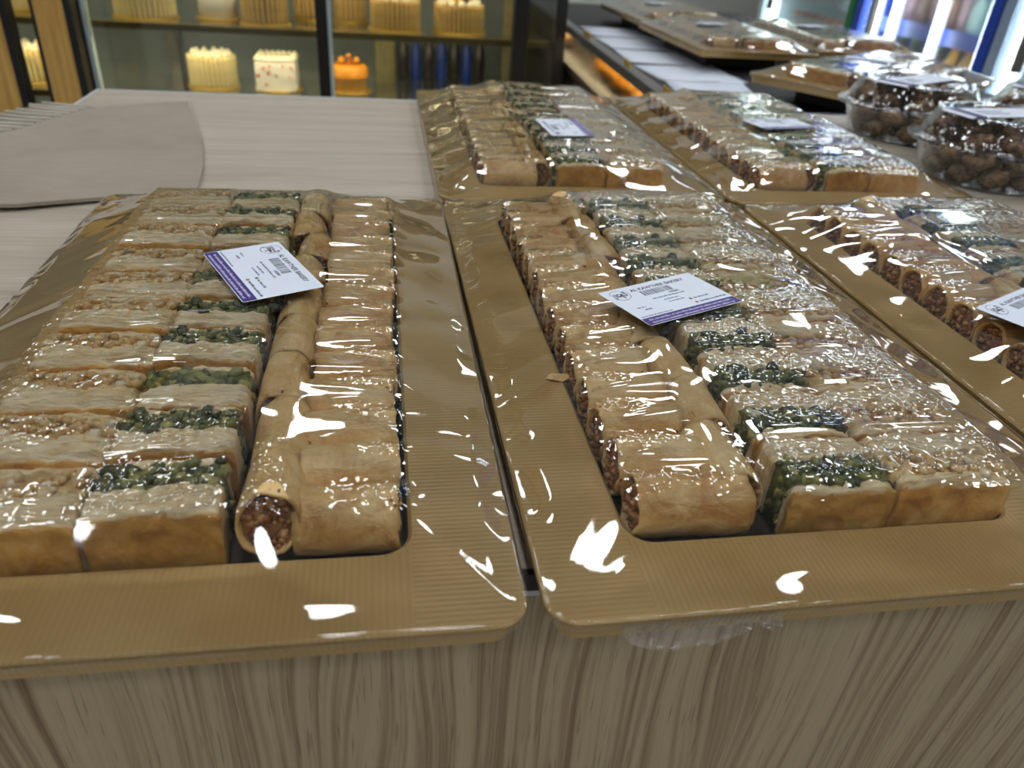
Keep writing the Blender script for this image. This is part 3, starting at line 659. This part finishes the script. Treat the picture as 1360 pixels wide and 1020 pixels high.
# ------------------------------------------------------------------ round cookie tubs
def tubs():
    base = MB(); base.lathe([(0.004, 0.001), (0.070, 0.0012), (0.076, 0.004), (0.079, 0.010), (0.088, 0.038), (0.090, 0.0400), (0.0985, 0.0410), (0.1000, 0.0425)], 56, cap0=True, cap1=False); base = base.mesh('tub_base', MT['plastic'], True)
    lid = MB(); lid.lathe([(0.1005, 0.0425), (0.1015, 0.0445), (0.0985, 0.0460), (0.0905, 0.0470), (0.0885, 0.0500), (0.0760, 0.0735), (0.0735, 0.0755), (0.0600, 0.0762), (0.0585, 0.0745), (0.003, 0.0745)], 56, cap0=False); lid = lid.mesh('tub_lid', MT['plastic'], True)
    rng = random.Random(8); cook = []
    for i in range(4):
        m = MB(); blob(m, (0, 0, 0), (1, 1, 1), rng, 3, 0.0); vs = []
        for p in m.v:
            q = Vector(p); k = 1 + 0.22 * noise.noise(q * 2.2 + Vector((i * 9, 0, 0))) + 0.16 * noise.noise(q * 5 + Vector((0, i * 7, 0))) + 0.08 * noise.noise(q * 11)
            vs.append((q.x * 0.0172 * k, q.y * 0.0172 * k, q.z * 0.0105 * k))
        m.v = vs; cook.append(m.mesh('cookie', MT['cookie'], True))
    for (x, y, rz, lab, which) in ((0.722, 0.831, 0.15, 'clear round tub of brown cookies with label on lid', 'tub with the purple-striped label'), (0.744, 1.040, 0.5, 'clear round cookie tub with bluish label strip, behind another tub', 'tub behind the striped-label tub'), (0.968, 1.025, 0.1, 'clear round cookie tub in line beyond the other two', 'tub beyond the other two')):
        t = thing('cookie_tub', lab, 'tub', (x, y, TT), rz)
        link('tub_base', base, t); lo = link('tub_lid', lid, t)
        m = MB(); n = 14; vs = []; fs = []
        prof = [(-0.096, 0.0400), (-0.088, 0.0535), (-0.0765, 0.0755), (-0.070, 0.0772), (0, 0.0772), (0.070, 0.0772), (0.0765, 0.0755)]
        for (yy, zz) in prof[2:]:
            vs += [(yy, -0.022, zz), (yy, 0.024, zz)]
        for i in range(len(prof) - 3): fs.append((2 * i, 2 * i + 2, 2 * i + 3, 2 * i + 1))
        m.add(vs, fs); st = m.build('sticker', MT['paper'], lo, True)
        for q in (0.0, 0.0055, 0.011):
            p = MB(); p.box(-0.070 + q, -0.0665 + q, -0.022, 0.024, 0.0773, 0.0775); p.build('purple_stripe', MT['purple'], st)
        for q in range(4):
            p = MB(); p.box(-0.045, -0.01 + 0.008 * (q % 2), -0.010 + q * 0.006, -0.0085 + q * 0.006, 0.0773, 0.0774); p.build('printed_line', MT['grey_ink'], st)
        for lay, (zz, rings) in enumerate(((0.0135, ((0.0, 1), (0.030, 5), (0.057, 9))), (0.032, ((0.018, 3), (0.058, 9))), (0.050, ((0.026, 4), (0.062, 10))), (0.063, ((0.010, 2), (0.042, 6))))):
            for r, k in rings:
                for j in range(k):
                    a = 6.283 * (j + 0.4 * lay) / k + rng.uniform(-.15, .15); rr = r + rng.uniform(-.004, .0005)
                    o = link('cookie', rng.choice(cook), None, (x + rr * math.cos(a), y + rr * math.sin(a), TT + zz + rng.uniform(-.001, .001)), (rng.uniform(-.4, .4), rng.uniform(-.4, .4), rng.uniform(0, 6)))
                    ly = ('bottom', 'second', 'third', 'top')[lay]; tag(o, f'lumpy brown cookie in the {ly} layer of the {which}', 'cookie', f'{ly}-layer cookies in the {which}')
tubs()

# ------------------------------------------------------------------ display case with a metal rail, running away behind the counter
CT = Z0 - 0.045
def display_case():
    a = -math.radians(2.3); ox, oy = 0.505, 1.19
    t = thing('display_case', 'long brown display case with steel rail and low glass side', 'display case', (ox, oy, 0), a)
    def part(name, mat, *b):
        m = MB(); m.box(*b); return m.build(name, MT[mat], t)
    L = 2.0
    part('top_board', 'dark_box', 0.02, 0.80, 0, L, CT - 0.012, CT)
    part('steel_rail', 'steel', -0.010, 0.018, 0, L, CT - 0.016, CT + 0.004)
    part('glass_side', 'glass', 0.002, 0.006, 0, L, CT - 0.095, CT - 0.016)
    part('bottom_rail', 'brown_panel', -0.008, 0.02, 0, L, CT - 0.115, CT - 0.095)
    part('shelf', 'brown_panel', 0.02, 0.80, 0, L, CT - 0.130, CT - 0.115)
    part('base_panel', 'brown_panel', 0.0, 0.80, 0.01, L, 0.0, CT - 0.130)
    part('end_panel', 'brown_panel', 0.02, 0.80, 0, 0.012, CT - 0.115, CT - 0.012)
    part('light_strip', 'case_led', 0.035, 0.060, 0.05, L - 0.05, CT - 0.017, CT - 0.0125)
    T = Matrix.Translation((ox, oy, 0)) @ Matrix.Rotation(a, 4, 'Z'); rng = random.Random(3)
    for (y, x, lab, mat) in ((0.66, 0.062, 'golden crescent bun in the lit case nearest the tabletop', 'bake'), (0.79, 0.066, 'golden crescent bun second from the tabletop in the lit case', 'bake'), (0.92, 0.062, 'golden crescent bun third from the tabletop in the lit case', 'bake'), (1.05, 0.064, 'golden crescent bun beside the gap in the lit case', 'bake'), (1.70, 0.062, 'pale crescent bun far along the lit display case', 'peach_icing')):
        m = MB(); vs = []; n = 12; seg = 20; fs = []
        for i in range(seg + 1):
            u = i / seg; q = (u - 0.5) * 2.4; c = Vector((0.036 * math.cos(q) - 0.02, 0.045 * math.sin(q), 0.024)); r = 0.021 * (1 - abs(2 * u - 1) ** 2.2) ** 0.6 + 0.003; r *= 1 + 0.08 * math.cos(u * 6.283 * 6)
            d = Vector((math.cos(q), math.sin(q), 0))
            for k in range(n): b = 6.283 * k / n; vs.append(c + d * r * math.cos(b) + Vector((0, 0, r * math.sin(b))))
        for i in range(seg):
            for k in range(n): k2 = (k + 1) % n; fs.append((i * n + k, i * n + k2, (i + 1) * n + k2, (i + 1) * n + k))
        m.add(vs, fs); o = m.build('crescent_bun', MT[mat], None, True); o.location = T @ Vector((x, y, CT - 0.1145)); o.scale = (1.0, 1.15, 1.45); o.rotation_euler = (0, 0, rng.uniform(-0.3, 0.3)); tag(o, lab, 'bun', 'crescent buns in the lit display case')
    for i, (y, w) in enumerate(((0.20, 0.06), (0.52, 0.05), (0.95, 0.10))):
        m = MB(); m.box(0.003, 0.0055, y, y + w, CT + 0.0045, CT + 0.016); m.box(0.003, 0.014, y, y + w, CT + 0.0041, CT + 0.0046)
        o = m.build('shelf_tag', MT['gold_board'], None); o.matrix_world = T
        tag(o, f'small gold tag standing on the steel rail, {ORD[i]} from the tabletop', 'tag', 'gold tags on the steel rail')
    # white paper sheets
    for i, (x, y, rz, w, d) in enumerate(((0.15, 0.105, 0.35, 0.10, 0.17), (0.120, 0.31, -0.10, 0.16, 0.18), (0.130, 0.50, 0.10, 0.19, 0.185), (0.130, 0.71, -0.04, 0.20, 0.20), (0.130, 0.93, 0.04, 0.20, 0.20), (0.130, 1.15, 0.0, 0.20, 0.20), (0.30, 0.075, 0.25, 0.15, 0.15))):
        m = MB(); n = 6; vs = []; fs = []
        for j in range(n + 1):
            for k in range(n + 1):
                u, v = j / n - .5, k / n - .5; vs.append((u * w, v * d, 0.0008 + i * 0.0002 + 0.012 * max(0, u + v - 0.45) ** 1.5 + 0.0016 * abs(nz(u * 3, v * 3, i))))
        for j in range(n):
            for k in range(n): q = j * (n + 1) + k; fs.append((q, q + n + 1, q + n + 2, q + 1))
        m.add(vs, fs); o = m.build('paper_sheet', MT['paper'], None, True); o.location = T @ Vector((x, y, CT)); o.rotation_euler = (0, 0, a + rz)
        md = o.modifiers.new('thick', 'SOLIDIFY'); md.thickness = 0.0003
        tag(o, f'plain white paper sheet on the display case, {ORD[i]} from the tabletop' if i < 6 else 'plain white paper sheet under the slanted raised tray', 'paper', 'white sheets on the display case')
display_case()

def raised_trays():
    film = None
    for i, (x, y, rz, lab, where) in enumerate(((0.941, 1.441, math.radians(35 + 90), 'wrapped pastry tray set askew on a low dark riser', 'askew raised tray'), (0.815, 1.935, math.pi, 'wrapped pastry tray on a riser beyond the askew tray', 'raised tray beyond the askew one'), (0.835, 2.425, math.pi, 'farthest wrapped pastry tray on the display case riser', 'farthest raised tray'), (1.115, 2.005, math.pi, 'wrapped pastry tray on a riser between askew tray and drinks fridges', 'raised tray near the drinks fridges'))):
        # askew tray: rotate about its centre so that its long side recedes to the right
        if i == 0: rz = math.radians(-55)
        q, f = build_tray(20 + i, (x, y, Z0 + 0.004), rz, lab, where, (x - 0.02, y + 0.02, Z0 + 0.040, rz + 0.4, 0, 0), film, 0.0026)
        film = f if film is None else film
        m = MB(); m.box(-0.085, 0.085, -0.15, 0.15, 0, Z0 + 0.004 - 0.0152 - CT - 0.0005); o = m.build('tray_riser', MT['dark_box'], None, loc=(x, y, CT + 0.0004)); o.rotation_euler = (0, 0, rz)
        bv = o.modifiers.new('bevel', 'BEVEL'); bv.width = 0.003
        tag(o, f'low dark riser block under the {where}', 'riser', 'dark risers under the raised trays')
raised_trays()

# ------------------------------------------------------------------ cake display fridge
def cake_fridge():
    Y = 2.30; x0, x1 = -1.75, 0.515; zb, zt = Z0 - 0.52, Z0 + 0.95; D = 0.62; s1, s2 = Z0 - 0.083, Z0 - 0.262
    t = thing('cake_fridge', 'black-framed glass cake display fridge with lit shelves', 'fridge', (0, Y, 0))
    def part(name, mat, a, b, c, d, e, f, par=None):
        m = MB(); m.box(a, b, c - Y, d - Y, e, f); return m.build(name, MT[mat], par or t)
    part('plinth', 'black', x0, x1, Y, Y + D, 0, zb); part('roof_panel', 'black', x0, x1, Y, Y + D, zt, zt + 0.12)
    part('back_panel', 'fridge_back', x0, x1, Y + D - 0.02, Y + D, zb, zt)
    part('side_panel', 'black', x0, x0 + 0.03, Y, Y + D - 0.02, zb, zt); part('side_panel', 'black', x1 - 0.03, x1, Y, Y + D - 0.02, zb, zt)
    mull = [(-0.835, -0.748), (-0.166, -0.136), (0.366, 0.405)]
    for a, b in mull: part('mullion', 'black', a, b, Y - 0.01, Y + 0.03, zb, zt)
    eds = [x0 + 0.03] + [q for ab in mull for q in ab] + [x1 - 0.03]
    for i in range(0, len(eds), 2): part('glass_door', 'glass', eds[i] + 0.001, eds[i + 1] - 0.001, Y + 0.006, Y + 0.012, zb, zt)
    for a, b in mull[:2]: part('door_edge', 'fridge_white', b, b + 0.008, Y + 0.0, Y + 0.03, zb, zt)
    for z in (s2, s1, s1 + 0.24, s1 + 0.50):
        sh = part('glass_shelf', 'glass_shelf', x0 + 0.03, x1 - 0.03, Y + 0.08, Y + D - 0.04, z - 0.008, z)
        part('shelf_edge', 'bronze', x0 + 0.03, x1 - 0.03, Y + 0.060, Y + 0.084, z - 0.006, z + 0.001, sh)
        part('shelf_lip', 'bronze', x0 + 0.03, x1 - 0.03, Y + 0.058, Y + 0.060, z - 0.015, z + 0.001, sh)
        part('light_strip', 'warm_led', x0 + 0.05, x1 - 0.05, Y + 0.064, Y + 0.080, z - 0.012, z - 0.0065, sh)
    for (a, b, mt) in ((-0.69, -0.655, 'steel'), (-0.015, 0.050, 'biscuit'), (0.425, 0.470, 'biscuit')): part('back_strip', mt, a, b, Y + 0.57, Y + 0.599, zb, zt)
    # cakes
    fin = MB(); fin.shell(2, 2, 8, lambda u, v, w: ((u - .5) * 0.0085 * (1 - .5 * max(0, w * 4 - 3) ** 2), (v - .5) * 0.006, w * 0.078)); fin = fin.mesh('finger_biscuit', MT['biscuit'], True)
    find = fin.copy(); find.materials.clear(); find.materials.append(MT['biscuit_dark'])
    dol = MB(); dol.lathe([(0.0095, 0), (0.0105, 0.004), (0.0075, 0.010), (0.003, 0.015), (0.0005, 0.017)], 12); dol = dol.mesh('cream_swirl', MT['cream'], True)
    def cake(x, y, z, r, h, kind, lab):
        c = thing('cake', lab, 'cake', (x, y, z + 0.0005))
        m = MB(); m.lathe([(r + 0.012, 0), (r + 0.012, 0.004)], 40); m.build('cake_board', MT['gold_board'], c)
        if kind in ('finger', 'caramel'):
            m = MB(); m.lathe([(r, 0.004), (r, h - 0.006), (r - 0.004, h)], 40); m.build('cake_body', MT['biscuit_dark' if kind == 'finger' else 'choc_pale'], c, True)
            n = int(6.283 * r / 0.0125)
            for k in range(n):
                a = 6.283 * k / n; o = link('finger_biscuit', fin if kind == 'finger' else find, c, ((r + 0.003) * math.cos(a), (r + 0.003) * math.sin(a), 0.004), (0, 0, a + math.pi / 2)); o.scale = (1, 1, h / 0.08)
            for k in range(12): a = 6.283 * k / 12; link('cream_swirl', dol, c, ((r - 0.012) * math.cos(a), (r - 0.012) * math.sin(a), h))
            for k in range(5): a = 6.283 * k / 5; link('cream_swirl', dol, c, ((r - 0.04) * math.cos(a), (r - 0.04) * math.sin(a), h))
        elif kind == 'square':
            m = MB(); m.shell(6, 6, 4, lambda u, v, w: ((u - .5) * 2 * r * (1 - .02 * (w == 1)), (v - .5) * 2 * r * (1 - .02 * (w == 1)), 0.004 + w * h)); m.build('cake_body', MT['white_icing'], c)
            for k in range(7):
                for j in range(7):
                    if k in (0, 6) or j in (0, 6): link('cream_swirl', dol, c, ((k / 3 - 1) * (r - 0.008), (j / 3 - 1) * (r - 0.008), h + 0.004))
            rng = random.Random(2)
            for k in range(10):
                m = MB(); blob(m, (rng.uniform(-r, r) * .9, -r - 0.001, rng.uniform(0.02, h * .9)), (0.005, 0.003, 0.005), rng, 1, 0.2); m.build('icing_dot', MT['red_dot'], c, True)
        elif kind == 'gift':
            m = MB(); m.lathe([(r, 0.004), (r, h * .55), (r + 0.004, h * .58), (r + 0.004, h * .9), (r - 0.006, h)], 40); m.build('cake_body', MT['peach_icing'], c, True)
            m = MB(); m.lathe([(r + 0.005, h * .58), (r + 0.006, h * .9), (r - 0.004, h + .002), (0.001, h + .004)], 40, cap0=False); m.build('icing_lid', MT['orange_icing'], c, True)
            for sg in (-1, 1):
                for el in ():
                    m = MB(); m.tube([(sg * 0.03 * math.sin(q) * math.cos(el) * 1.3, 0.008 * math.cos(q), h + 0.006 + 0.034 * math.sin(q) * math.sin(el) + 0.012 * (1 - math.cos(q * 2)) / 2) for q in [3.1416 * i / 12 for i in range(13)]], 0.0055, 8); m.build('bow_loop', MT['orange_icing'], c, True)
            rng = random.Random(6)
            for (bx, bz, br, an) in ((-0.022, 0.014, 0.020, 0.5), (0.022, 0.014, 0.020, -0.5), (0.0, 0.026, 0.014, 1.5), (0, 0.010, 0.010, 0)):
                m = MB(); blob(m, (0, 0, 0), (br, br * .55, br * .55), random.Random(1), 2, 0.0); R3 = Matrix.Rotation(an, 3, 'Y')
                rng2 = [Vector((q[0], q[1], q[2])) for q in m.v]; m.v = [tuple(R3 @ q + Vector((bx, -0.012, h + bz))) for q in rng2]; m.build('bow_loop', MT['orange_icing'], c, True)
        else:
            m = MB(); m.lathe([(r, 0.004), (r, h - 0.006), (r - 0.005, h)], 40); m.build('cake_body', MT['white_icing' if kind == 'plain' else 'choc'], c, True)
            for k in range(10): a = 6.283 * k / 10; link('cream_swirl', dol, c, ((r - 0.014) * math.cos(a), (r - 0.014) * math.sin(a), h))
        if kind == 'caramel':
            rng = random.Random(int(x * 100))
            for k in range(7):
                m = MB(); blob(m, (rng.uniform(-.5, .5) * r, rng.uniform(-.6, .3) * r, h + 0.012), (0.013, 0.009, 0.008), rng, 2, 0.2); m.build('fruit_piece', MT[rng.choice(('fruit', 'choc'))], c, True)
    cake(-0.484, 2.50, s2, 0.062, 0.085, 'finger', 'cream cake ringed with finger biscuits beside the white square cake')
    cake(-0.300, 2.49, s2, 0.056, 0.080, 'square', 'white square cake dotted with orange icing spots')
    cake(-0.092, 2.50, s2, 0.052, 0.074, 'gift', 'orange-topped cake with an icing bow on the lower shelf')
    cake(-0.640, 2.49, s1, 0.075, 0.085, 'finger', 'pale finger-biscuit cake on the upper shelf by the wide black post')
    cake(-0.452, 2.52, s1, 0.052, 0.085, 'plain', 'smooth white cake between finger-biscuit cakes on the upper shelf')
    cake(-0.318, 2.47, s1, 0.058, 0.080, 'caramel', 'caramel finger-biscuit cake beside the smooth white cake')
    cake(-0.200, 2.62, s1, 0.045, 0.080, 'caramel', 'caramel finger-biscuit cake behind the narrow black door post')
    cake(-0.086, 2.62, s1, 0.042, 0.072, 'caramel', 'small caramel cake just past the narrow black door post')
    cake(0.046, 2.48, s1, 0.066, 0.078, 'caramel', 'wide caramel finger cake topped with fruit, upper shelf middle bay')
    cake(0.232, 2.49, s1, 0.068, 0.074, 'caramel', 'caramel finger cake with fruit beside the bay end post')
    cake(-1.02, 2.50, s1, 0.07, 0.085, 'finger', 'finger-biscuit cake on the upper shelf behind the wooden slats')
    cake(-0.965, 2.50, s2, 0.07, 0.085, 'finger', 'finger-biscuit cake on the lower shelf behind the wooden slats')
    # row of bottled drinks low at the back of the middle bay
    for i in range(7):
        b = thing('bottle', f'dark blue bottle at the back of the cake fridge, {ORD[i]} from the door post', 'bottle', (0.075 + i * 0.042, 2.74, s2 + 0.0005), 0, 'dark bottles at the back of the cake fridge')
        m = MB(); m.lathe([(0.017, 0), (0.018, 0.004), (0.018, 0.085), (0.008, 0.115), (0.008, 0.125)], 16); m.build('bottle_body', MT['blue' if i % 2 else 'dark_drink'], b, True)
        m = MB(); m.lathe([(0.009, 0.125), (0.009, 0.137)], 12); m.build('cap', MT['cap_green'], b)
cake_fridge()

def slat_screen():
    t = thing('slat_screen', 'upright wooden slat screen with black edges beside the cake fridge', 'screen', (-0.8, 2.05, 0))
    for (a, b) in ((-1.02, -0.955), (-0.905, -0.836), (-0.762, -0.700)):
        m = MB(); m.box(a + 0.8, b + 0.8, -0.012, 0.012, 0.0, Z0 + 1.2); s = m.build('slat', MT['slat'], t)
        for q in (a, b):
            m = MB(); m.box(q + 0.8 - 0.008 if q == a else q + 0.8 + .0005, q + 0.8 - .0005 if q == a else q + 0.8 + 0.016, -0.012, 0.03, 0.0, Z0 + 1.2); m.build('edge_strip', MT['black'], s)
    m = MB(); m.box(-0.23, 0.10, 0.031, 0.05, Z0 + 1.1, Z0 + 1.2); m.build('top_bar', MT['black'], t)
    m = MB(); m.box(-0.23, 0.10, 0.031, 0.05, 0, 0.1); m.build('bottom_bar', MT['black'], t)
slat_screen()

# ------------------------------------------------------------------ drink fridges along the right wall (doors face -x)
def drink_fridge(y0, y1, frame_near, frame_far, label, seed, fill, shelfmat, inner):
    X = 2.0; D = 0.60; zt = Z0 + 1.05; zb = Z0 - 0.62
    t = thing('drinks_fridge', label, 'fridge', (X, (y0 + y1) / 2, 0)); oy = (y0 + y1) / 2
    def part(name, mat, a, b, c, d, e, f):
        m = MB(); m.box(a, b, c - oy, d - oy, e, f); return m.build(name, MT[mat], t)
    part('plinth', 'black', 0, D, y0, y1, 0, zb); part('header', frame_near, 0, D, y0, y1, zt, zt + 0.25)
    part('back_panel', inner, D - 0.03, D, y0, y1, zb, zt)
    part('side_panel', frame_near, 0.0, D - 0.03, y0, y0 + 0.05, zb, zt); part('side_panel', frame_far, 0.0, D - 0.03, y1 - 0.05, y1, zb, zt)
    part('door_glass', 'glass', 0.005, 0.010, y0 + 0.05, y1 - 0.05, zb, zt)
    for y, hw in ((y0 + 0.075, 0.018), (y1 - 0.075, 0.018)) + (((y0 + 0.36, 0.007), (y1 - 0.22, 0.007)) if seed == 1 else ()): part('tube_or_streak', 'cool_led', 0.03, 0.055, y - hw, y + hw, zb + 0.05, zt - 0.05)  # thin middle bars are added glow, standing in for streaks on the door glass
    part('door_handle', 'steel', -0.03, -0.01, y1 - 0.18, y1 - 0.155, Z0 - 0.1, Z0 + 0.4)
    rng = random.Random(seed)
    for z, kind in fill:
        sh = part('shelf', shelfmat, 0.09, D - 0.04, y0 + 0.05, y1 - 0.05, z - 0.012, z)
        e = MB(); e.box(0.075, 0.09, y0 + 0.05 - oy, y1 - 0.05 - oy, z - 0.045, z + 0.012); e.build('shelf_front', MT[shelfmat], sh)
        items(kind, X + 0.14, y0 + 0.13, y1 - 0.13, z, label, rng)
def items(kind, x, y0, y1, z, fl, rng):
    n = max(1, int((y1 - y0) / 0.078)); short = {'blue': 'blue-framed fridge', 'grey': 'grey-framed fridge', 'gree': 'green-posted fridge'}[fl[:4]]
    for i in range(n):
        y = y0 + (y1 - y0) * (i + 0.5) / n
        if kind == 'bottles': body, cap, h, nm = (('juice', 'amber')[i % 2], 'cap_orange' if i % 3 else 'cap_yellow', 0.215, 'amber juice bottle') if i < n - 4 else ('dark_drink', 'cap_green', 0.205, 'dark drink bottle')
        elif kind == 'cans': body, cap, h, nm = ('teal_box', 'teal_box', 0.13, 'pale teal drink carton') if i < 2 else (('pink_can', 'brown_can')[i % 2], 'steel', 0.125, 'slim pink-brown drink can')
        elif kind == 'clear': body, cap, h, nm = (('clear_drink', 'fridge_white', 'amber')[i % 3], 'cap_yellow', 0.19, 'pale drink bottle')
        else: body, cap, h, nm = ('red_drink' if i == 0 else 'clear_drink', 'cap_orange', 0.20, 'red drink bottle' if i == 0 else 'clear water bottle')
        lv = 'upper shelf' if z > Z0 - 0.1 else 'lower shelf'
        b = thing('drink_' + ('can' if kind == 'cans' and i >= 2 else 'carton' if kind == 'cans' else 'bottle'), f'{nm}, {lv} of the {short}, {ORD[min(i, 14)]} from near post', 'drink', (x, y, z + 0.0005), 0, f'drinks on the {lv} of the {short}')
        m = MB()
        if kind == 'cans' and i < 2:
            m.shell(3, 3, 4, lambda u, v, w: ((u - .5) * 0.06, (v - .5) * 0.062 * (1 - 0.7 * max(0, w - .75) * 4), w * h)); m.build('carton_body', MT[body], b)
            m = MB(); m.box(-0.02, 0.02, -0.01, 0.01, h, h + 0.012); m.build('carton_fold', MT['white_icing'], b); continue
        if kind == 'cans':
            m.lathe([(0.022, 0), (0.027, 0.006), (0.027, h - 0.012), (0.023, h)], 18); m.build('can_body', MT[body], b, True)
            m = MB(); m.lathe([(0.023, h), (0.024, h + 0.002), (0.021, h + 0.002), (0.020, h)], 18); m.build('can_lid', MT['steel'], b)
        else:
            m.lathe([(0.027, 0), (0.031, 0.006), (0.031, h * .45), (0.029, h * .5), (0.031, h * .58), (0.026, h * .72), (0.013, h * .88), (0.013, h * .92)], 18); m.build('bottle_body', MT[body], b, True)
            m = MB(); m.lathe([(0.016, h * .91), (0.0165, h), (0.015, h + .002)], 16); m.build('cap', MT[cap], b)
drink_fridge(2.50, 3.36, 'blue', 'blue', 'blue-framed glass drinks fridge between two other drinks fridges', 1, ((Z0 - 0.30, 'bottles'), (Z0 - 0.045, 'cans'), (Z0 + 0.22, 'clear')), 'blue', 'dark_drink')
drink_fridge(3.37, 4.30, 'green', 'fridge_white', 'green-posted drinks fridge with pale interior beside the blue one', 2, ((Z0 - 0.30, 'water'), (Z0 + 0.0, 'clear')), 'fridge_white', 'fridge_back')
drink_fridge(1.55, 2.49, 'grey_frame', 'grey_frame', 'grey-framed drinks fridge with pale interior beside the blue one', 3, ((Z0 - 0.30, 'clear'), (Z0 + 0.0, 'water')), 'fridge_white', 'fridge_white')
